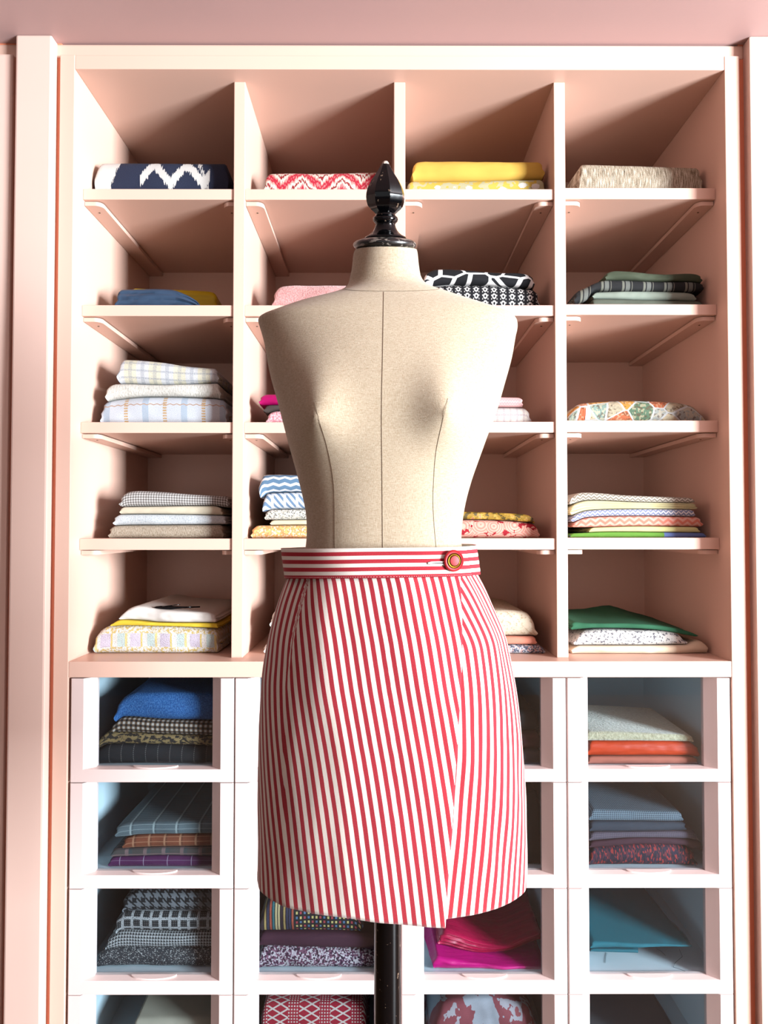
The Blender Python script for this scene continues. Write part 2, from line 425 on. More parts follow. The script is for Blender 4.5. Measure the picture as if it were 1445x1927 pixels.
def seam(pts, n=60, r=.00022):
    ys = [p[0] for p in pts]; bm = bmesh.new(); out = []
    for i in range(n+1):
        t = ys[0] + (ys[-1]-ys[0])*i/n; out.append(front_at(sinterp(pts, t), t))
    tube(bm, out, r, 5); link('seam', bm, SEAM, torso)
seam([(575, 722), (700, 720), (800, 718), (900, 719), (1035, 720)])
seam([(783, 592), (815, 601), (850, 614), (890, 624), (930, 629), (1035, 630)])
seam([(778, 843), (815, 833), (860, 821), (910, 816), (960, 815), (1035, 821)])
bm = bmesh.new(); out = []
for i in range(60):
    a = .25 + (PI-.5)*i/59; out.append(torso_pt(a, 536+38*math.sin(a)**1.3) + Vector((0, -.0003, .0003)))
tube(bm, out, .00022, 5); link('neck_seam', bm, SEAM, torso)
# finial
fx, _ = W(725, 400, MY)
def fz(y): return W(725, y, MY)[1]
K = MY/F
def lean(bm, ax=None):
    """the cap and finial sit square on the sloping neck"""
    zb = fz(470); ca, sa = math.cos(.29), math.sin(.29)
    for v in bm.verts:
        dz, dy = (v.co.z-zb)*.90, v.co.y-MY; dx = v.co.x-fx
        v.co = Vector((fx+dx*.985, MY + dy*.985*ca - dz*sa, zb + dz*ca + dy*.985*sa))
    return bm
bulb = [(.8, 305), (3.5, 305.5), (7, 309), (10.5, 315), (14.3, 322), (19.5, 330), (24.8, 338), (29, 346), (32.6, 354), (34.8, 363), (35.3, 370), (34.6, 378), (32.5, 386), (28, 392), (22.5, 397), (18.6, 401)]
neckp = [(18.6, 401), (18.8, 404), (21, 406), (23.4, 408.5), (24, 412), (23, 416), (20, 419), (18.6, 421), (19.2, 424), (20.5, 428), (23, 433), (27, 438), (33, 442.5), (39, 445.5), (40, 447.5), (38, 449)]
rim = [(36, 448.5), (46, 450.5), (55, 453.5), (59.5, 457), (60.8, 460.5), (59.5, 465), (56, 468), (50, 470)]
bm = bmesh.new(); lathe(bm, [(r*K*1.06, fz(y)) for r, y in bulb], fx, MY, 8, rot=PI/8-.16)
fin_o = link('finial', lean(bm), BLK, form, smooth=True, sharp=.45)
bm = bmesh.new(); lathe(bm, [(r*K*.97, fz(y)+.0006) for r, y in [(1, 303.8), (4, 304.2), (6.8, 307.5), (7.4, 309.5)]], fx, MY, 8, rot=PI/8)
link('finial_tip', lean(bm), CHIP, fin_o, label='bare chipped pale tip')
bm = bmesh.new(); lathe(bm, [(r*K, fz(y)) for r, y in neckp], fx, MY, 48)
link('finial_neck', lean(bm), BLK, fin_o, smooth=True, sharp=1.0)
bm = bmesh.new(); lathe(bm, [(r*K, fz(y)) for r, y in rim], fx-.001, MY, 64)
link('neck_cap', lean(bm), BLKE, form, smooth=True, sharp=1.0, label='worn black rim')
bm = bmesh.new(); pxw = W(729, 1800, MY)[0]
lathe(bm, [(.0176, .05), (.0176, .9), (.0176, W(720, 1325, MY)[1])], pxw, MY, 48)
link('pole', bm, BLK, form, smooth=True, sharp=1.0)
bm = bmesh.new(); lathe(bm, [(.17, 0), (.175, .006), (.172, .02), (.12, .032), (.05, .045), (.03, .07), (.024, .10)], pxw, MY, 64)
link('base', bm, BLK, form, smooth=True, sharp=1.0)

# ---------------------------------------------------------------- skirt
skirt = thing('wrap_skirt', 'red and white striped mini wrap skirt with a buttoned waistband worn by the dress form', 'skirt', (.0, MY, W(720, 1700, .96*SC)[1]))
SLF = [(1083, 546), (1090, 543), (1133, 527), (1187, 510.6), (1234, 501.6), (1273, 496), (1342, 492.6), (1412, 491), (1520, 489), (1642, 487), (1720, 486)]
SRT = [(1079, 898), (1090, 904), (1111, 915), (1144, 930), (1187, 948), (1230, 959), (1281, 969.4), (1342, 978), (1394, 984), (1466, 989), (1520, 991), (1642, 993.5), (1720, 994)]
SHD = [(1080, .102), (1130, .112), (1200, .122), (1300, .124), (1500, .118), (1720, .112)]
EDGE = [(1083, 866), (1150, 869), (1216, 869), (1290, 865), (1360, 860), (1412, 856), (1484, 851), (1574, 843), (1711, 833)]
NS = 2.25
def sk(a, py, off=0):
    xl, z = W(sinterp(SLF, py), py, MY); xr, z2 = W(sinterp(SRT, py), py, MY)
    cx, hw, hd = (xl+xr)/2, (xr-xl)/2, sinterp(SHD, py)*SC
    if off < 0.0015: hw -= .0
    ca, sa = math.cos(a), math.sin(a)
    x = cx + (hw+off-.003)*math.copysign(abs(ca)**(2/NS), ca); y = MY - (hd+off)*math.copysign(abs(sa)**(2/NS), sa)
    t = (py-1085)/600
    z = (z+z2)/2
    # soft hanging folds, deepest below the waistband and near the hem
    fold = .0022*math.sin(a*9+1.3+t*1.5)*max(0, 1-t*2.2) + .0018*noise.noise(Vector((a*2.2, t*3, 4.2)))*min(1, t*3) + .0016*noise.noise(Vector((a*5.5+t*2, t*5, 9.1)))
    d = Vector((ca, -sa, 0)); return Vector((x, y, z)) + d*fold
def arc_table(py, off):
    pts = [sk(PI/2 + (i-200)*PI/200, py, off) for i in range(401)]
    s = [0]
    for p, q in zip(pts, pts[1:]): s.append(s[-1] + (q-p).length)
    return [v - s[200] for v in s]          # signed arc from the centre front, + towards the wearer's right hand (picture left)
def find_edge(py, off):
    lo, hi = .2, PI/2
    tx = sinterp(EDGE, py)
    for _ in range(40):
        m = (lo+hi)/2; p = sk(m, py, off); x, _ = W(tx, py, p.y)
        if p.x > x: lo = m
        else: hi = m
    return (lo+hi)/2
def hem(a, front):
    """height parameter of the hem along the panel: small offset of the nominal row, in pattern rows"""
    return 0
def panel(name, off, front, parent, label=None):
    bm = bmesh.new(); uv = bm.loops.layers.uv.new('UVMap'); NR, NA = 90, 150
    ZS = W(720, 1642, MY)[1]                                    # hem height at the sides
    grid = []; uvs = {}
    hipL = arc_table(1300, off)
    for i in range(NR+1):
        t = i/NR; row = []
        py0 = 1074 + (1644-1074)*t
        T = arc_table(py0, off); e = find_edge(py0, off)
        a0, a1 = (e, PI*1.42) if front else (e+.50, -PI*.58)
        for j in range(NA+1):
            q = j/NA; a = a0 + (a1-a0)*q
            # the overlapping corner hangs a little lower than the rest
            drop = 0
            if front: drop = 17*t**6*max(0, 1-(a-e)/.55)
            else: drop = 5*t**6*max(0, math.sin(a))
            drop += 4*t**6*max(0, math.sin(a))*(1 if front else 1)
            py = py0 + drop; p = sk(a, py, off)
            idx = (a-PI/2)/(PI/200)+200; k = int(max(0, min(399, idx))); s = T[k] + (T[k+1]-T[k])*(idx-k)
            Z = (py0-1085)*K
            if front:
                u = s + .130*Z
                dart = 2.37                                    # beyond the dart the stripes follow the side
                if a > dart:
                    full = hipL[int((PI-PI/2)/(PI/200)+200)] - T[int((PI-PI/2)/(PI/200)+200)]
                    u += full*min(1, (a-dart)/.03)*(1-.12)
                else: u += 0
                u = -u
            else:
                side = T[int((0-PI/2)/(PI/200)+200)]            # arc of the picture-right side
                u = (s-side) - .10*max(0, Z-.08)
                u = -u
            v = bm.verts.new(p); uvs[v] = (u+.5, Z); row.append(v)
        grid.append(row)
    for i in range(NR):
        for j in range(NA): bm.faces.new((grid[i][j], grid[i][j+1], grid[i+1][j+1], grid[i+1][j]))
    bmesh.ops.recalc_face_normals(bm, faces=bm.faces[:])
    for f in bm.faces:
        for l in f.loops: l[uv].uv = uvs[l.vert]
    o = link(name, bm, STR, parent, smooth=True, label=label)
    m = o.modifiers.new('thickness', 'SOLIDIFY'); m.thickness = .0014; m.offset = 0
    return o
panel('under_panel', 0, False, skirt)
panel('front_panel', .0035, True, skirt)
# waistband
BLF, BRT = [(1024, 541), (1085, 546)], [(1020, 892), (1084, 899)]
def bandpt(a, t, off):
    ca, sa = math.cos(a), math.sin(a)
    py = 1026.5 + t*57
    xl, z = W(541+4.5*t, py, MY); xr, _ = W(889.5+8.5*t, py, MY)
    cx, hw, hd = (xl+xr)/2, (xr-xl)/2, (.101+.004*t)*SC
    x = cx + (hw+off)*math.copysign(abs(ca)**(2/2.3), ca); y = MY - (hd+off)*math.copysign(abs(sa)**(2/2.3), sa)
    z += .0022*ca - .0022*(1-t)*max(0, math.sin(a*2+.3))*(.5) + (.0038*t if sa > 0 else 0)*max(0, sa) - .0008*(1-t)
    d = Vector((ca, -sa, 0)); return Vector((x, y, z)) + d*(.0012*math.sin(a*7+t*2))
def bandmesh(a0, a1, off, n=150, t0=0, t1=1):
    bm = bmesh.new(); uv = bm.loops.layers.uv.new('UVMap'); g = []; uvs = {}
    for i in range(13):
        t = t0+(t1-t0)*i/12; row = []
        for j in range(n+1):
            a = a0+(a1-a0)*j/n; v = bm.verts.new(bandpt(a, t, off)); uvs[v] = (a*.14, (1-t)*.0404 + .0010); row.append(v)
        g.append(row)
    for i in range(12):
        for j in range(n): bm.faces.new((g[i][j], g[i][j+1], g[i+1][j+1], g[i+1][j]))
    bmesh.ops.recalc_face_normals(bm, faces=bm.faces[:])
    for f in bm.faces:
        for l in f.loops: l[uv].uv = uvs[l.vert]
    return bm
ae = .62
wb = link('waistband', bandmesh(ae, PI*1.45, .0055), BAND, skirt, smooth=True)
m = wb.modifiers.new('thickness', 'SOLIDIFY'); m.thickness = .0024; m.offset = 0
wu = link('waistband_underlap', bandmesh(ae+.4, -PI*.6, .0015), BAND, skirt, smooth=True)
m = wu.modifiers.new('thickness', 'SOLIDIFY'); m.thickness = .0024; m.offset = 0
# stitch line at the bottom of the band
bm = bmesh.new()
for j in range(150):
    a = ae+.02 + (PI*1.2-ae)*j/150; p = bandpt(a, .955, .0072); q = bandpt(a+.010, .955, .0072)
    tube(bm, [p, q], .0003, 4)
link('topstitch', bm, solid('pale_thread', (240, 170, 170)), wb)
# button on the band
def on_band(px, t, off):
    lo, hi = .1, PI/2
    for _ in range(40):
        mm = (lo+hi)/2; p = bandpt(mm, t, off); x, _ = W(px, 1055, p.y)
        if p.x > x: lo = mm
        else: hi = mm
    return (lo+hi)/2
ab = on_band(852, .5, .008); pb = bandpt(ab, .5, .0075); pz = W(852, 1055, pb.y)[1]
nb = Vector((pb.x-.0, 0, 0)); tng = bandpt(ab+.01, .5, .0075)-bandpt(ab-.01, .5, .0075); nrm = Vector((tng.y, -tng.x, 0)).normalized()
if nrm.y > 0: nrm = -nrm
nrm = (nrm + Vector((-.10, -.25, 0))).normalized()
ctr = Vector((pb.x, pb.y, pz))
def button_part(prof, name, mat, parent, seg=40):
    bm = bmesh.new(); side = Vector((-nrm.y, nrm.x, 0)); up = Vector((0, 0, 1)); rings = []
    for r, h in prof: rings.append([bm.verts.new(ctr + nrm*h + side*(r*math.cos(2*PI*k/seg)) + up*(r*math.sin(2*PI*k/seg))) for k in range(seg)])
    for a, b in zip(rings, rings[1:]):
        for k in range(seg): bm.faces.new((a[k], a[(k+1) % seg], b[(k+1) % seg], b[k]))
    bm.faces.new(rings[0][::-1]); bm.faces.new(rings[-1]); bmesh.ops.recalc_face_normals(bm, faces=bm.faces[:])
    return link(name, bm, mat, parent, smooth=True, sharp=.8)
R = .0134
button = button_part([(.004, 0), (R*.9, .001), (R, .003), (R*.97, .0048), (R*.88, .0055), (R*.8, .005), (R*.4, .005)], 'button', BTN, skirt)
button_part([(R*.66, .0045), (R*.70, .0056), (R*.66, .0062), (R*.58, .0058), (R*.52, .0058), (R*.48, .0063), (R*.43, .0060)], 'gold_ring', GOLD, button)
button_part([(R*.45, .0052), (R*.44, .0064), (R*.3, .0067), (.0004, .0068)], 'red_centre', BTN, button)
bm = bmesh.new()
for dz in (-.0013, .0013):
    pts = [bandpt(on_band(x, .5, .0075), .53, .0078) + Vector((0, 0, dz*min(1, (x-805)/6+.2))) for x in (805, 811, 820, 830, 838)]
    tube(bm, pts, .0009, 6)
link('buttonhole', bm, solid('white_thread', (250, 246, 240)), wb)
bm = bmesh.new(); pts = [bandpt(on_band(x, .5, .0075), .53, .0080) for x in (812, 824, 838)]; tube(bm, pts, [.0001, .0004, .0007], 5)
link('buttonhole_slit', bm, solid('dark_slit', (40, 14, 16)), wb)
# ---------------------------------------------------------------- folded fabrics
# z = resting height, items bottom -> top; each item: name of look, label, left px, right px, [(px, top px)...], material, options
def cloth(name, label, xl, xr, top, bot, zr, Yf, depth, mat, group, cat='folded fabric', seed=0, bulge=1, scal=2, amp=1.0,
          bz=0, bl=0, br=0, botz=0, layers=0, endr=.010, endk=.45, pk=None):
    """xl,xr metres; top,bot functions x->z at the front; bz/botz: how much the top / underside rises towards the back; bl/br: how far the ends move at the back"""
    rnd = random.Random(seed); NX, NF, ND = 56, 18, 14
    x0, x1 = xl, xr; bm = bmesh.new(); uv = bm.loops.layers.uv.new('UVMap')
    us = [0, .003, .007, .013, .022, .035, .055] + [.055 + .89*i/(NX-13) for i in range(1, NX-13)] + [.945, .965, .978, .987, .993, .997, 1]
    so = rnd.random()*50
    prof = []      # (kind, t): underside back->front, front arc, top front->back, back wall
    for i in range(ND): prof.append(('b', 1 - i/ND))
    for i in range(NF+1): prof.append(('f', -1 + 2*i/NF))
    for i in range(1, ND+1): prof.append(('t', i/ND))
    prof.append(('k', .66)); prof.append(('k', .33))
    m = len(prof)
    def pt(u, kind, t, s=1.0):
        x = x0 + (x1-x0)*u; zb, ztp = bot(x), top(x); h = max(.003, ztp-zb)
        e = min(u, 1-u)*(x1-x0)/endr; k = 1 - endk*(1-min(1, e))**2 if e < 1 else 1
        r = min(h*.5*bulge, .022)
        if kind == 'f': yy = r - r*math.cos(t*PI/2)**.75 ; zz = math.copysign(abs(math.sin(t*PI/2))**.85, t)
        elif kind == 'k': yy = depth; zz = (t*2-1)
        else: yy = r + (depth-r)*t; zz = -1 if kind == 'b' else 1
        q = max(0, (yy-r)/(depth-r)) if depth > r else 0
        zt2, zb2 = ztp + bz*q, zb + botz*q
        if pk and kind == 't': zt2 += pk[1]*q*math.exp(-((x-W(pk[0], 900, Yf)[0])/.045)**2)*(1 + .25*noise.noise(Vector((x*60, q*4, 3))))
        hh = max(.003, zt2-zb2); zc = zb2 + hh*.5*(k if zr else k)   # ends thin out but stay on the thing below
        z = zc + zz*hh*.5*k*s
        # ends: scalloped by the folds
        zn = (z-zb2)/hh
        sc = -(abs(math.cos(PI*scal*zn))**1.5)*.0035*min(1, h/.02)
        sc += .003*noise.noise(Vector((zn*2+so, yy*9, u*3)))
        wgt = abs(2*u-1)**6
        x += (sc if u > .5 else -sc)*wgt
        x += (bl*(1-u) + br*u)*q
        # cloth undulation
        n1 = noise.noise(Vector((x*16+so, z*30, yy*14))); n2 = noise.noise(Vector((x*55+so, z*120, yy*50)))
        y = Yf + yy
        if kind == 'f':
            y += amp*(.0022*n1 + .0007*n2)*math.cos(t*PI/2)**.5
            if layers: y += .0045*abs(math.cos(PI*layers*zn))**6*(1 if .06 < zn < .94 else 0) + .0016*noise.noise(Vector((math.floor(zn*layers)*3.3+so, x*8, 0)))
        if kind == 't' and amp: z -= amp*.0011*abs(n1)*min(1, yy/.04)*(0 if yy < .004 else 1)
        return Vector((x, y, z))
    G_ = []; UVS = {}
    for u in us:
        row = []; L = 0; last = None; tmp = []
        for kd, t in prof:
            p = pt(u, kd, t); v = bm.verts.new(p)
            if last is not None: L += ((p.y-last.y)**2+(p.z-last.z)**2)**.5
            last = p; tmp.append((v, L)); row.append(v)
        ref = tmp[ND+NF//2][1]
        for v, l in tmp: UVS[v] = (v.co.x, l-ref+.5)
        G_.append(row)
    for a, b in zip(G_, G_[1:]):
        for k in range(m): bm.faces.new((a[k], a[(k+1) % m], b[(k+1) % m], b[k]))
    for row, u, sg in ((G_[0], 0, -1), (G_[-1], 1, 1)):
        prev = row; cen = sum((v.co for v in row), Vector())/m
        for s in (.8, .5, .2):
            cur = []
            for k, (kd, t) in enumerate(prof):
                o = row[k].co; z = cen.z + (o.z-cen.z)*s; y = cen.y + (o.y-cen.y)*(.6+.4*s)
                zn = (o.z-cen.z)*s/max(.004, (max(v.co.z for v in row)-min(v.co.z for v in row)))+.5
                x = o.x + sg*(.004*(1-s) - .0035*(abs(math.cos(PI*scal*zn))**1.5) + .0035*abs(math.cos(PI*scal*((o.z-cen.z)/max(.004, (max(v.co.z for v in row)-min(v.co.z for v in row)))+.5)))**1.5)
                v = bm.verts.new((x, y, z)); UVS[v] = (v.co.y, v.co.z); cur.append(v)
            for k in range(m): bm.faces.new((prev[k], prev[(k+1) % m], cur[(k+1) % m], cur[k]))
            prev = cur
        f = bm.faces.new(prev)
    bmesh.ops.recalc_face_normals(bm, faces=bm.faces[:])
    for f in bm.faces:
        for l in f.loops: l[uv].uv = UVS[l.vert]
    return link(name, bm, mat, base=((x0+x1)/2, Yf+depth/2, bot((x0+x1)/2)), smooth=True, sharp=1.1, label=label, cat=cat, group=group)
CNT = [0]
def stack(zbase, items, Y=1.59, group='fabrics folded on the open shelves', depth=.30):
    prev = None
    for it in items:
        name, label, pl, pr, top, mat = it[:6]; o = dict(it[6]) if len(it) > 6 else {}
        dy = o.pop('dy', 0); Yf = Y + dy; dep = o.pop('depth', depth - dy); yref = o.pop('Yr', Yf)
        xl, xr = W(pl, 900, Yf)[0], W(pr, 900, Yf)[0]
        mid = (xl+xr)/2
        for (ea, eb) in (EDG if group[-6:] != 'rawers' else [(XL+cw*k+.016, XL+cw*(k+1)-.016) for k in range(4)]):
            if ea < mid < eb: xl, xr = max(xl, ea+.004), min(xr, eb-.007)
        tp_ = [(W(a, b, Yf)[0], W(a, b, Yf)[1]) for a, b in top]
        topf = lambda x, t=tp_: sinterp(t, x)
        if 'bot' in o: bt = [(W(a, b, Yf)) for a, b in o.pop('bot')]; botf = lambda x, t=bt: sinterp(t, x)
        elif prev is None: botf = lambda x: zbase + .0004
        else: botf = lambda x, p=prev: p[0](min(max(x, p[2]), p[3])) + o.get('gap', .0010)
        gp = o.pop('gap', None)
        o.setdefault('botz', prev[1] if prev else 0)
        bz = o.pop('bz', o['botz']); CNT[0] += 1
        g = o.pop('group', group)
        cloth(name, label, xl, xr, topf, botf, prev is None, Yf, dep, mat, g, seed=CNT[0], bz=bz, **o)
        prev = (topf, bz, xl, xr)
# --- cloth patterns
def ikat_navy():
    g = G('navy_white_ikat'); jag = (g.noise(330, 2, (1, .12, 1))-.5)*.035
    w_ = (((g.u+.523)/.075).tri()*.05 + jag - (g.v-.488)).abs().lt(.015)*((g.u).gt(-.555))*(g.u.lt(-.395))
    w2 = (g.u + jag*.8 - (g.v-.5)*.35).lt(-.615)
    w3 = (g.u + jag*.8 + (g.v-.5)*.35 + .408).abs().lt(.0025)
    c = g.mix((w_+w2+w3).clamp(), g.mix(g.noise(500, 3), (16, 22, 44), (52, 62, 92)), (238, 234, 228)); return fin(g, c, 800, .25)
def ikat_red():
    g = G('red_pink_ikat'); jag = g.noise(260, 2, (1, .15, 1))*.6
    x = ((((g.u/.092).tri()*.045 - (g.v-.49)).abs())*24 + jag*1.2).frac()
    return fin(g, g.ramp(x, [(0, (244, 226, 210)), (.2, (238, 140, 140)), (.38, (206, 40, 64)), (.55, (240, 160, 150)), (.66, (246, 232, 216)), (.85, (168, 44, 50))]), 600, .3)
def yfloral():
    g = G('yellow_flower_print'); d = g.voro(26, st=(1, 1.4, 1), rnd=.45); n = g.noise(340, 3)
    base = g.mix(g.noise(35, 2).gt(.5), (204, 198, 156), (226, 194, 84)); ring = (d*26*1.0+n*.25)
    c = g.mix((d + n*.18).lt(.36), base, (250, 246, 236)); c = g.mix((d+n*.1).lt(.13), c, (196, 180, 120)); c = g.mix((d+n*.1).lt(.09), c, (246, 240, 220))
    return fin(g, c, 700, .25)
def slub(name, cols, st=(1, .08, 1), sc=520):
    g = G(name); a = g.noise(sc, 3, st); b = g.noise(sc*1.2, 3, (1, 1, 1))
    c = g.ramp(((a*.8+b*.35)-.40)*3.4, [(i/(len(cols)-1), q) for i, q in enumerate(cols)], False); return g.done(c, a+b, .001, .7)
def geo_bw():
    g = G('black_white_geometric'); e = g.voro(17, 'DISTANCE_TO_EDGE', st=(1, 1.5, 1), rnd=.7)
    return fin(g, g.mix(e.lt(.055), (12, 13, 20), (240, 238, 236)), 900, .2)
def links_bw():
    g = G('black_white_link_print'); u = (g.u/.0205).frac()-.5; v = (g.v/.0165).frac()-.5
    r = ((u*u)*2.2 + v*v); ov = r.lt(.2)*(r.gt(.03)); n = g.noise(420, 2)
    seg = ((g.v/.00825).frac().lt(.42)); bars = (u.abs()-.30).abs().lt(.035)
    m = ((u*u*3+v*v).lt(.17) * (((u*u*3+v*v).lt(.035))*-1+1)).max(bars*seg)*(n.gt(.34))
    return fin(g, g.mix(m, (16, 17, 24), (240, 238, 234)), 900, .2)
def chainy():
    g = G('pale_blue_chain_check'); n = g.noise(600, 3); base = g.mix(n, (196, 204, 216), (232, 236, 240))
    a = ((g.u/.088+.12).frac()-.5).abs().lt(.05)*((g.v/.006).frac().lt(.6)); b = ((g.u/.088+.62).frac()-.5).abs().lt(.08)
    c = g.mix(b*.6, base, (160, 184, 204)); c = g.mix(a*(n.gt(.42)), c, (206, 166, 104))
    ch = (g.v-.514 + (g.u*420).sin()*.0012).abs().lt(.0011); c = g.mix(ch, c, (196, 160, 132)); return fin(g, c, 600, .3)
def boucle_plaid(name, a, b, c3, p, line):
    g = G(name); n = g.noise(420, 3); base = g.mix(((g.u/p).frac().lt(.5)), a, b)
    ln = ((g.u/p*2).tri().lt(.30))*((g.v/.0034).frac().lt(.5)); ln2 = ((g.v/.017).tri().lt(.25))*((g.u/.0034).frac().lt(.6))
    c = g.mix((ln+ln2).clamp()*.75, base, line); c = g.mix(n.gt(.62)*.5, c, c3); return g.done(g.scale(c, n*.4+.8), n, .001, .6)
def patch():
    g = G('patchwork_brocade'); n = g.noise(60, 2)*.012
    d = g.voro(21, 'DISTANCE_TO_EDGE', st=(1, 1.2, 1)); k = g.chan(g.voro(21, out='Color', st=(1, 1.2, 1))); f = g.chan(g.voro(210, out='Color'))
    c = g.ramp(k, [(0, (176, 168, 146)), (.16, (44, 104, 84)), (.32, (160, 172, 172)), (.46, (190, 84, 44)), (.58, (214, 146, 44)), (.70, (120, 156, 150)), (.84, (176, 76, 70)), (.93, (196, 186, 160))])
    ri = ((d*38).frac()).lt(.35); c = g.mix(ri*.4, c, (206, 186, 140))
    c = g.mix(f.gt(.7)*.4, c, (226, 206, 170)); c = g.mix(f.lt(.22)*.6, c, (96, 62, 40)); c = g.mix(d.lt(.035), c, (206, 210, 208)); return fin(g, c, 500, .35, .001)
def shells():
    g = G('pink_shell_print'); d = g.voro(24, st=(1, 1, 1), rnd=.5); a = (d*9 + g.noise(200, 2)*.2).frac().lt(.55)
    c = g.mix(a*.6, (244, 196, 176), (232, 120, 104)); c = g.mix(g.noise(44, 3).gt(.57), c, (176, 20, 40)); return fin(g, c)
def gold():
    g = G('gold_brocade', rough=.5); n = g.noise(60, 3)
    return fin(g, g.ramp(n, [(0, (96, 78, 30)), (.45, (176, 138, 44)), (.55, (214, 172, 78)), (.64, (196, 130, 104))]), 600, .3)
def diag():
    g = G('blue_diagonal_weave'); x = ((g.u+g.v*.8)/.0145).frac().lt(.45); y = ((g.u)/.028).frac().lt(.22)
    c = g.mix(x, (232, 238, 244), (120, 152, 186)); return fin(g, g.mix(y*.8, c, (236, 240, 244)), 600, .3)
def pastel_tweed():
    g = G('pastel_check_tweed'); n = g.noise(420, 3); k = (g.u/.067)
    c = g.ramp(k.frac(), [(0, (240, 236, 226)), (.08, (206, 226, 222)), (.34, (240, 220, 150)), (.42, (240, 238, 228)), (.52, (216, 206, 222)), (.86, (232, 206, 120)), (.92, (244, 240, 232))])
    m = ((g.v-.5).abs()).gt(.0155); c = g.mix(m, c, g.mix(g.noise(150, 3).gt(.52), (250, 246, 236), (226, 200, 120))); c = g.mix((g.noise(330, 4).gt(.58))*.8, c, (196, 186, 190)); return g.done(g.scale(c, n*.4+.85), n, .002, .8)
def sparkle():
    g = G('charcoal_sparkle_tweed', rough=.6); n = g.noise(600, 3); k = g.chan(g.voro(700, out='Color'))
    return g.done(g.mix(k.gt(.87), g.mix(n, (26, 28, 34), (88, 90, 98)), (230, 228, 226)), n, .002, .8)
def colorweave():
    g = G('multicolour_woven_stripe'); k = ((g.u/.006).floor()*.137).frac()
    c = g.ramp(k, [(0, (190, 160, 100)), (.2, (60, 60, 90)), (.35, (190, 90, 70)), (.5, (60, 120, 130)), (.65, (220, 200, 150)), (.8, (60, 40, 50))])
    dots = ((g.u/.0085).frac().lt(.5))*((g.v/.0105).frac().lt(.55)); side = ((g.u+.235).abs()).gt(.045)
    d2 = g.mix(dots, (22, 18, 26), g.ramp(((g.u/.0085).floor()*.29+(g.v/.0105).floor()*.41).frac(), [(0, (226, 206, 130)), (.4, (190, 70, 80)), (.7, (90, 130, 170))]))
    return fin(g, g.mix(side, g.mix(((g.u/.006).frac().lt(.3)), c, (22, 18, 26)), d2), 500, .3, .001)
def nordic():
    g = G('red_white_nordic_knit'); r = (g.v/.034).frac(); kx = (g.u/.034).tri(); z = ((g.v/.017).tri()-kx).abs().lt(.20)
    small = ((g.u/.006).frac().lt(.5))*((g.v/.006).frac().lt(.5)); band = ((g.u/.068).frac().lt(.35))
    m = z*(band*-1+1) + small*band; c = g.mix(m.clamp(), (176, 22, 50), (232, 214, 206)); return fin(g, c, 500, .3, .001)
def animal():
    g = G('bronze_animal_jacquard'); n = g.noise(95, 3, (1, 1.6, 1)); return fin(g, g.mix(n.gt(.5), (50, 42, 38), (166, 138, 92)), 500, .3)
def pinstripe():
    g = G('black_pinstripe'); a = ((g.u/.0265).frac()-.5).abs().lt(.022)*((g.v/.0042).frac().lt(.55))
    return fin(g, g.mix(a, (34, 35, 40), (150, 146, 140)), 600, .35)
def bighound(name, p, a, b):
    g = G(name); n = g.noise(300, 3)*.003; cu, cv = ((g.u+n)/p).frac(), ((g.v+n)/p).frac()
    q = cu.lt(.5)+cv.lt(.5); d = ((g.u+g.v)/(p*.5)).frac().lt(.5); m = (q.gt(1.5)+q.gt(.5)*q.lt(1.5)*d).clamp(); return fin(g, g.mix(m, a, b), 500, .4, .001)
def gridtweed():
    g = G('black_white_grid_tweed'); n = g.noise(500, 3); a = ((g.u/.0205).tri().lt(.3)); b = ((g.v/.02).tri().lt(.26)); sm = ((g.u/.0042).frac().lt(.5))*((g.v/.0042).frac().lt(.5))
    c = g.mix(sm*.35, (22, 24, 28), (200, 200, 204)); c = g.mix(((a+b).clamp())*(n.gt(.42)), c, (206, 206, 208)); return g.done(g.scale(c, n*.5+.75), n, .001, .7)
def toile():
    g = G('pink_grey_print'); n = g.noise(14, 4, (1, .7, 1)); return fin(g, g.ramp(n, [(0, (178, 180, 190)), (.47, (150, 70, 80)), (.58, (186, 178, 186)), (.64, (168, 86, 92))]), 600, .2)
def speck(name, base, sp, th=.6, sc=260):
    g = G(name); n = g.noise(sc, 4); return g.done(g.mix(n.gt(th), base, sp), n, .0015, .7)
WOOL = lambda nm, cols, sc=420: tweed(nm, cols, sc)
def L(*names): return names
N = 'folded_fabric'
# row 1
stack(SZ[0][0], [(N, 'navy and white ikat cloth rolled thick on the top left shelf', 172, 427, [(172, 304), (200, 301), (427, 302)], ikat_navy(), dict(scal=1, endk=.3))])
stack(SZ[0][1], [(N, 'flat red, pink and cream ikat cloth on the top shelf left of the black finial', 493, 727, [(493, 326), (510, 321), (600, 321), (727, 318)], ikat_red(), dict(scal=2))])
stack(SZ[0][2], [(N, 'thin cloth with white flowers on yellow under the plain yellow cloth', 765, 1041, [(765, 337), (900, 335.5), (1041, 333)], yfloral(), dict(layers=0)),
                 (N, 'plain bright yellow cloth folded on the flowered one, top shelf', 776, 1028, [(776, 301), (800, 298.5), (1028, 300)], solid('bright_yellow_cotton', (238, 192, 84), .08), dict(scal=2, dy=.004))])
stack(SZ[0][3], [(N, 'thick beige-grey slubbed tweed folded on the top right shelf', 1092, 1338, [(1092, 304), (1110, 303.5), (1338, 311)], slub('beige_slub_tweed', [(30, 24, 20), (150, 132, 108), (190, 174, 150), (236, 226, 206)]), dict(bl=-.02, scal=3))])
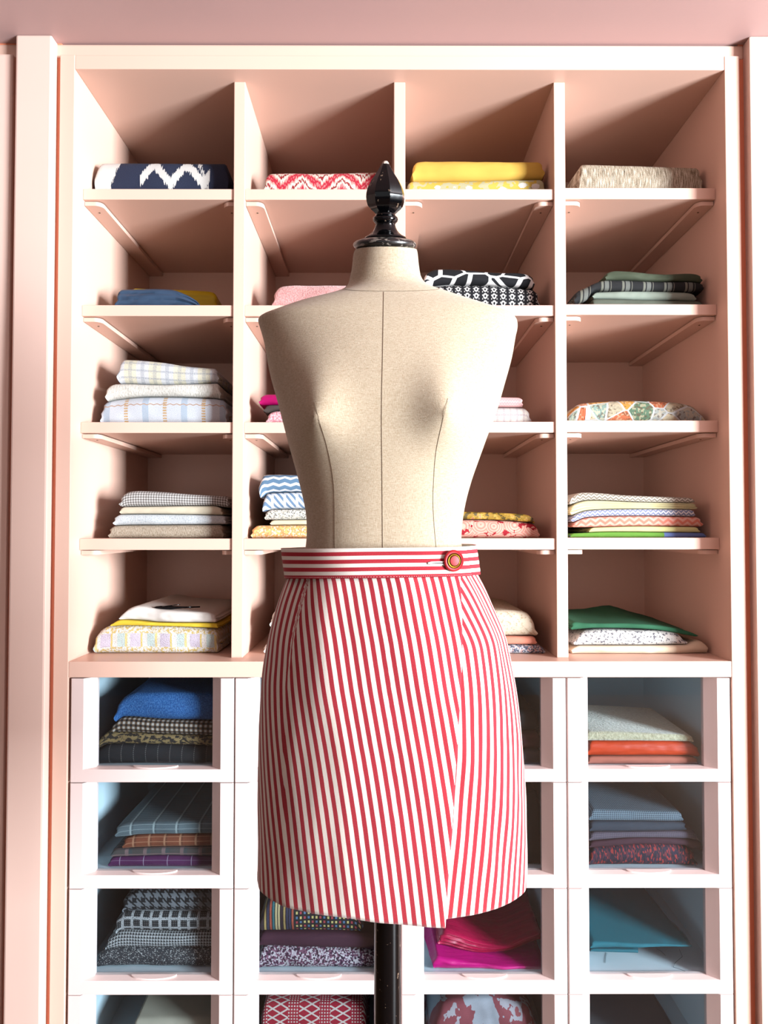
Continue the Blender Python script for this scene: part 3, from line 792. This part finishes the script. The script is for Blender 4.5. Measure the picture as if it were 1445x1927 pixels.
# row 2
stack(SZ[1][0], [(N, 'bright yellow satin folded behind and right of the slate blue satin', 236, 408, [(236, 538), (300, 540), (390, 544), (408, 549)], satin('yellow_satin', (240, 210, 30), (196, 164, 10)), dict(dy=.085, layers=3, scal=3, bz=-.01))])
stack(SZ[1][0], [(N, 'slate blue satin folded in layers on the left shelf, yellow satin behind', 212, 376, [(212, 546), (226, 541), (320, 541), (350, 552), (376, 568)], satin('slate_satin', (74, 100, 130), (44, 62, 84)), dict(layers=4, scal=2, amp=1.6, depth=.078))])
stack(SZ[1][1], [(N, 'fluffy pale pink boucle cloth on the shelf left of the form neck', 511, 700, [(511, 545), (530, 535), (600, 533), (700, 533)], fluffy('pale_pink_boucle', (246, 190, 184), (216, 140, 136)), dict(amp=2, scal=2))])
stack(SZ[1][2], [(N, 'cloth of black and white chain-link print under the black and white geometric one', 792, 1017, [(792, 538), (860, 533), (950, 536), (1017, 543)], links_bw(), dict(scal=2)),
                 (N, 'black cloth with broad white geometric outlines, topmost right of the form neck', 798, 1008, [(798, 512), (820, 504), (880, 506), (940, 511), (985, 512), (1008, 519)], geo_bw(), dict(scal=2, amp=1.6))])
stack(SZ[1][3], [(N, 'grey-green cloth lowest of the dark stack on the second right shelf', 1114, 1328, [(1078, 562), (1110, 560), (1328, 566)], solid('grey_green_cotton', (98, 106, 92)), dict(amp=1.5)),
                 (N, 'pale grey-green cloth under the black striped cloth', 1118, 1314, [(1118, 549), (1200, 547), (1290, 549), (1314, 553)], solid('pale_sage_cotton', (150, 162, 148)), dict(amp=1.5, dy=.004)),
                 (N, 'black cloth with grey-beige stripes between the green cloths', 1082, 1340, [(1082, 548), (1110, 536), (1140, 526), (1240, 529), (1300, 529), (1340, 534)], vstripe('black_beige_stripe', [(0, (24, 26, 28)), (.45, (120, 122, 110)), (.56, (24, 26, 28)), (.62, (112, 116, 110)), (.82, (24, 26, 28)), (.9, (110, 110, 100)), (.94, (24, 26, 28))], .048), dict(amp=.8, bot=[(1082, 570), (1108, 560), (1116, 546.5), (1150, 545.5), (1300, 547), (1340, 544)])),
                 (N, 'dark olive green cloth on top of the black striped cloth', 1142, 1326, [(1142, 511), (1160, 508), (1250, 515), (1300, 513), (1326, 517)], solid('dark_olive_cotton', (72, 82, 62)), dict(amp=2, scal=2))])
# row 3
stack(SZ[2][0], [(N, 'pale blue cloth with tan chain stripes, lowest on the third left shelf', 187, 427, [(187, 757), (215, 750), (280, 745), (400, 748), (427, 752)], chainy(), dict(scal=3, amp=1.4)),
                 (N, 'plain cream-white cloth between the chain-striped and checked cloths', 195, 414, [(195, 728), (215, 721), (300, 723), (414, 719)], slub('cream_crepe', [(196, 194, 184), (226, 224, 214), (240, 238, 230)], (1, .4, 1), 300), dict(scal=2, amp=1.3)),
                 (N, 'white cloth with pale yellow and grey checks, topmost on the third left shelf', 218, 410, [(218, 678), (230, 674), (300, 679), (350, 687), (410, 692)], boucle_plaid('white_yellow_check', (232, 228, 204), (224, 226, 228), (240, 240, 238), .056, (150, 158, 170)), dict(scal=2))])
stack(SZ[2][1], [(N, 'pink tweed folded under the magenta cloth, left of the form chest', 500, 690, [(500, 777), (520, 772), (690, 772)], speck('pink_tweed', (232, 146, 160), (250, 216, 220), .5), dict()),
                 (N, 'dark olive-brown cloth between the pink tweed and the magenta cloth', 496, 690, [(496, 762), (690, 760)], solid('brown_cloth', (72, 62, 58)), dict()),
                 (N, 'bright magenta cloth, topmost left of the form chest', 486, 690, [(486, 745), (500, 741), (690, 741)], satin('magenta_satin', (206, 10, 116), (150, 4, 80)), dict(amp=2))])
stack(SZ[2][2], [(N, 'white tweed with dark flecks right of the form chest', 790, 1000, [(790, 766), (985, 766), (1000, 771)], boucle_plaid('white_flecked_tweed', (240, 230, 218), (236, 228, 222), (250, 248, 244), .03, (176, 150, 160)), dict(scal=2)),
                 (N, 'pale pink herringbone cloth on the white flecked tweed', 790, 986, [(790, 745), (980, 747), (986, 750)], chevron('pink_herringbone', (246, 196, 192), (240, 176, 176), .008, .006, .004), dict())])
stack(SZ[2][3], [(N, 'cushion-like patchwork brocade in teal, orange and silver, third right shelf', 1069, 1333, [(1069, 764), (1100, 757), (1180, 752), (1270, 755), (1310, 763), (1333, 777)], patch(), dict(bulge=1.2, scal=1, endr=.03, endk=.6, amp=2))])
# row 4
stack(SZ[3][0], [(N, 'beige linen cloth, lowest on the fourth left shelf', 204, 422, [(204, 992), (215, 989), (300, 988), (422, 987)], slub('beige_linen', [(150, 132, 110), (186, 170, 148), (206, 192, 172)], (1, .5, 1), 380), dict()),
                 (N, 'pale blue-white crepe cloth on the beige linen', 213, 426, [(213, 971), (225, 968), (330, 968), (426, 970)], speck('pale_blue_crepe', (222, 228, 230), (196, 206, 212), .55, 300), dict()),
                 (N, 'plain cream cloth under the grey gingham cloth', 225, 419, [(225, 954), (400, 952), (419, 955)], solid('cream_cotton', (232, 222, 196)), dict()),
                 (N, 'grey and white gingham cloth, topmost on the fourth left shelf', 224, 432, [(224, 935), (240, 925), (280, 924), (360, 930), (432, 934)], gingham('grey_gingham', (110, 104, 100), (176, 172, 168), (240, 238, 234), .0058), dict(amp=1.3))])
stack(SZ[3][1], [(N, 'orange and yellow boucle tweed, lowest left of the form waist', 472, 690, [(472, 993), (485, 989), (690, 988)], tweed('orange_boucle', [(246, 190, 120), (250, 214, 130), (252, 232, 206), (244, 170, 110)], 300), dict(amp=1.6)),
                 (N, 'thin cream-yellow cloth on the orange boucle tweed', 508, 690, [(508, 979), (690, 977)], solid('cream_yellow_cotton', (246, 232, 196)), dict()),
                 (N, 'cream cloth with fine grey speckles under the blue diagonal cloth', 497, 690, [(497, 964), (510, 959), (690, 959)], tweed('grey_speckle', [(238, 236, 224), (216, 212, 196), (246, 244, 236), (130, 130, 124)], 420), dict(scal=2)),
                 (N, 'blue and white diagonal striped cloth left of the form waist', 492, 690, [(492, 938), (500, 928), (690, 926)], diag(), dict(scal=1, endk=.6)),
                 (N, 'white cloth with blue zigzag waves, topmost left of the form waist', 486, 690, [(486, 900), (494, 893), (580, 894), (690, 895)], chevron('blue_zigzag', (104, 140, 172), (244, 246, 248), .0155, .026, .0045, .40), dict(scal=1))])
stack(SZ[3][2], [(N, 'pink and white shell-print cloth with red flowers right of the form waist', 790, 1015, [(790, 980), (900, 978), (1000, 984), (1015, 991)], shells(), dict(scal=2, amp=1.5)),
                 (N, 'gold brocade cloth on the pink shell-print cloth', 790, 1006, [(790, 962), (880, 963), (990, 968), (1006, 974)], gold(), dict(amp=2))])
stack(SZ[3][3], [(N, 'cloth half green and half periwinkle blue, lowest on the fourth right shelf', 1072, 1328, [(1072, 1004), (1150, 1001), (1328, 1003)], vstripe('green_blue_panel', [(0, (110, 166, 60)), (.5, (110, 134, 196))], 1.28), dict()),
                 (N, 'thin pale yellow-green cloth under the pink chevron cloth', 1108, 1316, [(1108, 993), (1200, 990.5), (1316, 992)], solid('pale_lime_cotton', (232, 230, 160)), dict()),
                 (N, 'salmon pink cloth with a faint white chevron', 1078, 1321, [(1078, 983), (1105, 974), (1200, 971), (1321, 973)], chevron('salmon_chevron', (240, 140, 118), (248, 190, 172), .013, .022, .008), dict(scal=2)),
                 (N, 'white cloth with blue-grey zigzags on the salmon chevron cloth', 1074, 1308, [(1074, 970), (1105, 961), (1200, 958), (1308, 959)], chevron('blue_grey_zigzag', (140, 150, 184), (242, 238, 236), .0085, .0115, .006, .4), dict()),
                 (N, 'pale yellow cloth in two thin folds near the top of the fourth right stack', 1072, 1312, [(1072, 950), (1105, 942), (1200, 945), (1312, 947)], solid('pale_yellow_cotton', (240, 232, 182)), dict(layers=3)),
                 (N, 'white cloth with a thin grey chevron, topmost of the fourth right stack', 1070, 1306, [(1070, 938), (1092, 927), (1180, 932), (1306, 937)], chevron('grey_chevron', (150, 142, 128), (226, 220, 206), .0075, .0125, .0055, .42), dict(scal=2))])
# row 5
stack(ZFL, [(N, 'thick pastel checked tweed at the bottom left of the open shelves', 179, 412, [(179, 1191), (200, 1180), (300, 1179), (412, 1183)], pastel_tweed(), dict(amp=2.4, scal=2, bulge=1.2)),
            (N, 'plain yellow cloth between the pastel tweed and the white cloth', 210, 412, [(210, 1173), (225, 1167), (300, 1172), (412, 1173)], solid('sunny_yellow_cotton', (248, 214, 62), .1), dict(amp=1.6)),
            (N, 'white cloth with a black pen on it, topmost of the lowest left stack', 226, 408, [(226, 1158), (240, 1146), (258, 1141), (300, 1148), (408, 1154)], solid('white_cotton', (242, 236, 228), .08), dict(amp=2.5, endr=.02))])
stack(ZFL, [(N, 'bottom white bundle just left of the striped skirt', 497, 690, [(497, 1212), (508, 1205), (690, 1205)], solid('white_knit', (242, 234, 226), .1), dict(amp=2)),
            (N, 'thin pink cloth between the two white bundles left of the skirt', 510, 690, [(510, 1184), (690, 1182)], solid('dusty_pink_cotton', (226, 190, 184), .1), dict(amp=2)),
            (N, 'upper white bundle peeking out left of the striped skirt', 508, 690, [(508, 1152), (520, 1143), (690, 1143)], solid('white_wool', (244, 238, 230), .1), dict(amp=2, endr=.02))])
stack(ZFL, [(N, 'grey speckled tweed with pink flecks, lowest right of the skirt', 800, 1024, [(800, 1214), (1010, 1214), (1024, 1217)], tweed('grey_pink_tweed', [(120, 124, 140), (206, 204, 210), (84, 88, 104), (230, 180, 170)], 330), dict(amp=1.6)),
            (N, 'salmon cloth between the cream knit and the grey tweed', 800, 1009, [(800, 1199), (1009, 1198)], solid('salmon_cotton', (240, 156, 130), .1), dict()),
            (N, 'cream knitted cloth folded thick right of the striped skirt', 800, 1010, [(800, 1148), (930, 1149), (985, 1152), (1002, 1160), (1010, 1174)], speck('cream_knit', (236, 220, 194), (206, 182, 150), .58, 160), dict(amp=2, endr=.02, bulge=1.2))])
stack(ZFL, [(N, 'peach-cream cloth with a looped right end at the bottom of the lowest right stack', 1072, 1343, [(1072, 1216), (1290, 1214), (1310, 1207), (1330, 1207), (1343, 1214)], solid('peach_cream_cotton', (250, 226, 196), .08), dict(amp=2, endr=.02, scal=1)),
            (N, 'white cloth mottled grey between the green and the cream cloths', 1076, 1290, [(1076, 1192), (1120, 1186), (1200, 1187), (1270, 1189), (1290, 1196)], speck('grey_mottled_white', (222, 220, 214), (110, 108, 116), .56, 170), dict(amp=1.6, endr=.03, endk=.7)),
            (N, 'dark green cloth with a crumpled peak on the lowest right shelf', 1072, 1309, [(1072, 1170), (1106, 1173), (1200, 1174), (1260, 1180), (1309, 1192)], solid('forest_green_cotton', (40, 104, 72), .12), dict(amp=1.5, bz=.005, depth=.24, pk=(1205, .011), bot=[(1072, 1186), (1120, 1182), (1230, 1185), (1309, 1198)]))])
# drawers
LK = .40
GD = 'fabrics folded in the glass-fronted drawers'
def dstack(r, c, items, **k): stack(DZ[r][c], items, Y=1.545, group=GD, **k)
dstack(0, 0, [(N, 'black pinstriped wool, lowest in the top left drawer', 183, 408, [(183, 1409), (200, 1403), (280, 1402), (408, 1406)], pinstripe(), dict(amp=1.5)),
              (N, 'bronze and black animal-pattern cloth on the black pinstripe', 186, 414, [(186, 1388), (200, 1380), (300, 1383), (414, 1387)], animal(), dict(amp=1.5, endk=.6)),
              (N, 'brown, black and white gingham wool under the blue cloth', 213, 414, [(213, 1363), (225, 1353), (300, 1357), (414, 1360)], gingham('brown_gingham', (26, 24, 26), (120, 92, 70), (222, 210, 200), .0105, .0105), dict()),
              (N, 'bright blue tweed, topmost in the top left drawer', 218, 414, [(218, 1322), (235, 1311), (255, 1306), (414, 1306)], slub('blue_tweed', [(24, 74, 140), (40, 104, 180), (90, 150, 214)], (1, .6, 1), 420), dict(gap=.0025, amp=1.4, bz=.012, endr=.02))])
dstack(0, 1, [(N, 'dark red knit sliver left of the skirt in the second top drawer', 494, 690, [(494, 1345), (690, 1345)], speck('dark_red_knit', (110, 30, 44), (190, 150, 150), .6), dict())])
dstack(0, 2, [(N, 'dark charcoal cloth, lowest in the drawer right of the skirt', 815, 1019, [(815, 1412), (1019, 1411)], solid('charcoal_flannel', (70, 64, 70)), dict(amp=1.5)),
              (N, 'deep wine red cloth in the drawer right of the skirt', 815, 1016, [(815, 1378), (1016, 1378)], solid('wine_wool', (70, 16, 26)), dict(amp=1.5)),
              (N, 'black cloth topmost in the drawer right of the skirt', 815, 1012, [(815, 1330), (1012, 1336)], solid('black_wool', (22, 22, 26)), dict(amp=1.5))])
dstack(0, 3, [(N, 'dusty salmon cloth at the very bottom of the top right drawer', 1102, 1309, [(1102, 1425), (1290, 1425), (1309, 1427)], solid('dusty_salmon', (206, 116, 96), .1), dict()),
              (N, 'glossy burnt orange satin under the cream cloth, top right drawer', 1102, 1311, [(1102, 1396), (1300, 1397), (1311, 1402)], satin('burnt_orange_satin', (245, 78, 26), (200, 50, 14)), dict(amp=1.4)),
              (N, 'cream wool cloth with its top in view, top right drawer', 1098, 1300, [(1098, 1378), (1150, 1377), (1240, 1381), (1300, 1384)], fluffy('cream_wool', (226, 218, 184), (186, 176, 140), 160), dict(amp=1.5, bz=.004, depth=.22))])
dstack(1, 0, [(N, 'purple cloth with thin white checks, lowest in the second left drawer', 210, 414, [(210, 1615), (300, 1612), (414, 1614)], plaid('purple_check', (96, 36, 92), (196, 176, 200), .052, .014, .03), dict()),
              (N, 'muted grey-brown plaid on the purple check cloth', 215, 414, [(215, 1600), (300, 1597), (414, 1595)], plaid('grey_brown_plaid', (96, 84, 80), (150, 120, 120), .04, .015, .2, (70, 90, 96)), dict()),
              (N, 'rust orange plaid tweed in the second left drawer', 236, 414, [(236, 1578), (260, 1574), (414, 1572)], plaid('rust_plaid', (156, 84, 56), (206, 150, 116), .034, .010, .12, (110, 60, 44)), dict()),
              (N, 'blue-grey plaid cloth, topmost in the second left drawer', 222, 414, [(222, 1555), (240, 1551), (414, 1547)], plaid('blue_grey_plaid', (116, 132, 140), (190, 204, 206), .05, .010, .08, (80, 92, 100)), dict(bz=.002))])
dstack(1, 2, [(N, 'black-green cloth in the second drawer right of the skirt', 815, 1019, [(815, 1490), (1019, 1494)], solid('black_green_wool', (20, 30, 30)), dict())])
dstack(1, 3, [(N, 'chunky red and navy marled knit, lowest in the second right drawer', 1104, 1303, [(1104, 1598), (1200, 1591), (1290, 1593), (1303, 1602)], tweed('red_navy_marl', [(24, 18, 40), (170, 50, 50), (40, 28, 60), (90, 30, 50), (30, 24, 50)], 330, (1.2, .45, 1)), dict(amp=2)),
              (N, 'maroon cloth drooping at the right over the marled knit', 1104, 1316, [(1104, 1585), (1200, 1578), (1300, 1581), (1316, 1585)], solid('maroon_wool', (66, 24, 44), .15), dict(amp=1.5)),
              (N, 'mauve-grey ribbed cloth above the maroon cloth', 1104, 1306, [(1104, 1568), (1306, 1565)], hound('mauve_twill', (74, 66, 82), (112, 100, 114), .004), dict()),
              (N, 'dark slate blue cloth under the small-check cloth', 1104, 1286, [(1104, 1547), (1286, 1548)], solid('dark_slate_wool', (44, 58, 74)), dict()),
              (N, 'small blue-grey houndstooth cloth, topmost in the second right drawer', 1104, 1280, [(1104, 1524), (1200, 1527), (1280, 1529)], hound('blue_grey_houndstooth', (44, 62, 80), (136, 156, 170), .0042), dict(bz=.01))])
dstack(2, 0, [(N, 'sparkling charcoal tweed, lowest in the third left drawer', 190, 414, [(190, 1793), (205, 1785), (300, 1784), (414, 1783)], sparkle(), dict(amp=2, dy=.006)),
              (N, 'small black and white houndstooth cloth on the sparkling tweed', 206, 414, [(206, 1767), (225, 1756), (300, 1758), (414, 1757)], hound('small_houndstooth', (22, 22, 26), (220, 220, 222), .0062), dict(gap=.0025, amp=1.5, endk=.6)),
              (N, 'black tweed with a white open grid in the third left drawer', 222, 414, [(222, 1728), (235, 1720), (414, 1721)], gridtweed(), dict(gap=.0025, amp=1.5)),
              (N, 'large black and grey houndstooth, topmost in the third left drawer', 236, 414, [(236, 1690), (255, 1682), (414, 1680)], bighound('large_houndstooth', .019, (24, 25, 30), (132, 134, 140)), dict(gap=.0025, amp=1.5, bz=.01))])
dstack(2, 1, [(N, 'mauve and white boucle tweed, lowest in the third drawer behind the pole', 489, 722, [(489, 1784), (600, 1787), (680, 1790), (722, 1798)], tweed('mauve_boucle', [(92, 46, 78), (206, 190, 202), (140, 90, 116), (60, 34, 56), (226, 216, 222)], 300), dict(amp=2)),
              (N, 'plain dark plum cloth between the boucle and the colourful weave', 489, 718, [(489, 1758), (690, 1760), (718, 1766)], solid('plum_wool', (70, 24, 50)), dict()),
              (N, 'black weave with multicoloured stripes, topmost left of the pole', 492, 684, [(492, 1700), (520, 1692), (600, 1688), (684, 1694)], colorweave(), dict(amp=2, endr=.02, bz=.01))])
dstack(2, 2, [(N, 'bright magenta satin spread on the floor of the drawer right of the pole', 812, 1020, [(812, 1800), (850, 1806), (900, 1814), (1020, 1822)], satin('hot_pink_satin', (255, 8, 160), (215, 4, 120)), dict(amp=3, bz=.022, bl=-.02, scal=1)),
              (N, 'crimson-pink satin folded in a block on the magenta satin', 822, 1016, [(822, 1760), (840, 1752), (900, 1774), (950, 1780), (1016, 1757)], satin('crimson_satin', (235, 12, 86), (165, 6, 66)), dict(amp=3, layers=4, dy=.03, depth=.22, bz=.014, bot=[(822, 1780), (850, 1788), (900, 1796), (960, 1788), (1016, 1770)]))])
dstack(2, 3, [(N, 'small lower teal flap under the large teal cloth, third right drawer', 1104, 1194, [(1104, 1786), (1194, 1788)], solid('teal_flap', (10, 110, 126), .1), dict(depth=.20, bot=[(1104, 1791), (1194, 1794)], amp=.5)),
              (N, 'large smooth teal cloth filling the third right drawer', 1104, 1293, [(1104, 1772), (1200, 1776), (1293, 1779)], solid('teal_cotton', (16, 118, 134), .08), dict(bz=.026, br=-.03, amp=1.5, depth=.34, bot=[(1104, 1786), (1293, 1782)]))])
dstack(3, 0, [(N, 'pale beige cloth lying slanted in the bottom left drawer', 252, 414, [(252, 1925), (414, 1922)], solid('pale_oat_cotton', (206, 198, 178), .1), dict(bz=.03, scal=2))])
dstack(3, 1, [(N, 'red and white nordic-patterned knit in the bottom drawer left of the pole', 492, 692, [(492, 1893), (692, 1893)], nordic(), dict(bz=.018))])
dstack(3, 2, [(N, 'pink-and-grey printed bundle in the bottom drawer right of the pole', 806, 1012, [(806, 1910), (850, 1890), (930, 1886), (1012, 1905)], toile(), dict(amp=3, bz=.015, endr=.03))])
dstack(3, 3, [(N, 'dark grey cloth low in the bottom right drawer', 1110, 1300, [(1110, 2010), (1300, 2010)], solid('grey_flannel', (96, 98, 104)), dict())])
# pen on the white cloth
px_, pz_ = W(300, 1149, 1.60)
pen = thing('pen', 'black pen with a silver tip lying on the white folded cloth', 'pen', (px_, 1.605, pz_))
a, za = W(281, 1151, 1.605); b, zb_ = W(345, 1154, 1.625)
def on(t): return a + (b-a)*t
bm = bmesh.new(); zc = pz_+.004
tube(bm, [(on(t), 1.605+.02*t, zc+.0005) for t in (.12, .2, .35, .55, .75, 1, 1.5)], [.0022, .0042, .0052, .0050, .0034, .0022, .0016], 16)
link('barrel', bm, BLK, pen, smooth=True)
bm = bmesh.new(); tube(bm, [(on(t), 1.605+.02*t, zc+.0005) for t in (-.08, .0, .12)], [.0007, .0014, .0022], 12)
mt = G('silver_metal', rough=.25); mt.p.inputs['Metallic'].default_value = 1; link('tip', bm, mt.done(mt.col((200, 204, 210))), pen, smooth=True, label='silver tip')
bm = bmesh.new(); tube(bm, [(on(.4), 1.607, zc+.004), (on(.7), 1.610, zc+.0065), (on(.95), 1.612, zc+.0085)], [.0014, .0012, .0006], 8); link('clip', bm, BLK, pen, smooth=True)
# loose threads under the teal cloth
th = solid('teal_thread', (20, 90, 104))
for i, (lab, pts) in enumerate([('short loose teal thread hanging from the teal flap edge', [(1142, 1793, 0), (1140, 1800, 0), (1139, 1812, 0)]),
        ('long curled loose teal thread at the right end of the teal cloth', [(1278, 1786, 1), (1284, 1800, 1), (1270, 1812, 1), (1267, 1820, 1), (1280, 1824, 1), (1290, 1828, 1)]),
        ('short teal thread under the middle of the teal cloth', [(1235, 1785, 1), (1244, 1790, 1), (1252, 1798, 1)])]):
    zf = DZ[2][3]
    P = []
    for (x, y, q) in pts:
        # lie on the drawer floor where the sight line meets it
        lo, hi = 1.53, 1.9
        for _ in range(30):
            m = (lo+hi)/2
            if W(x, y, m)[1] > zf+.0008: lo = m
            else: hi = m
        P.append((W(x, y, lo)[0], lo, zf+.0008))
    bm = bmesh.new(); tube(bm, P, .00035, 5); link('loose_thread', bm, th, base=P[0], label=lab, cat='thread')
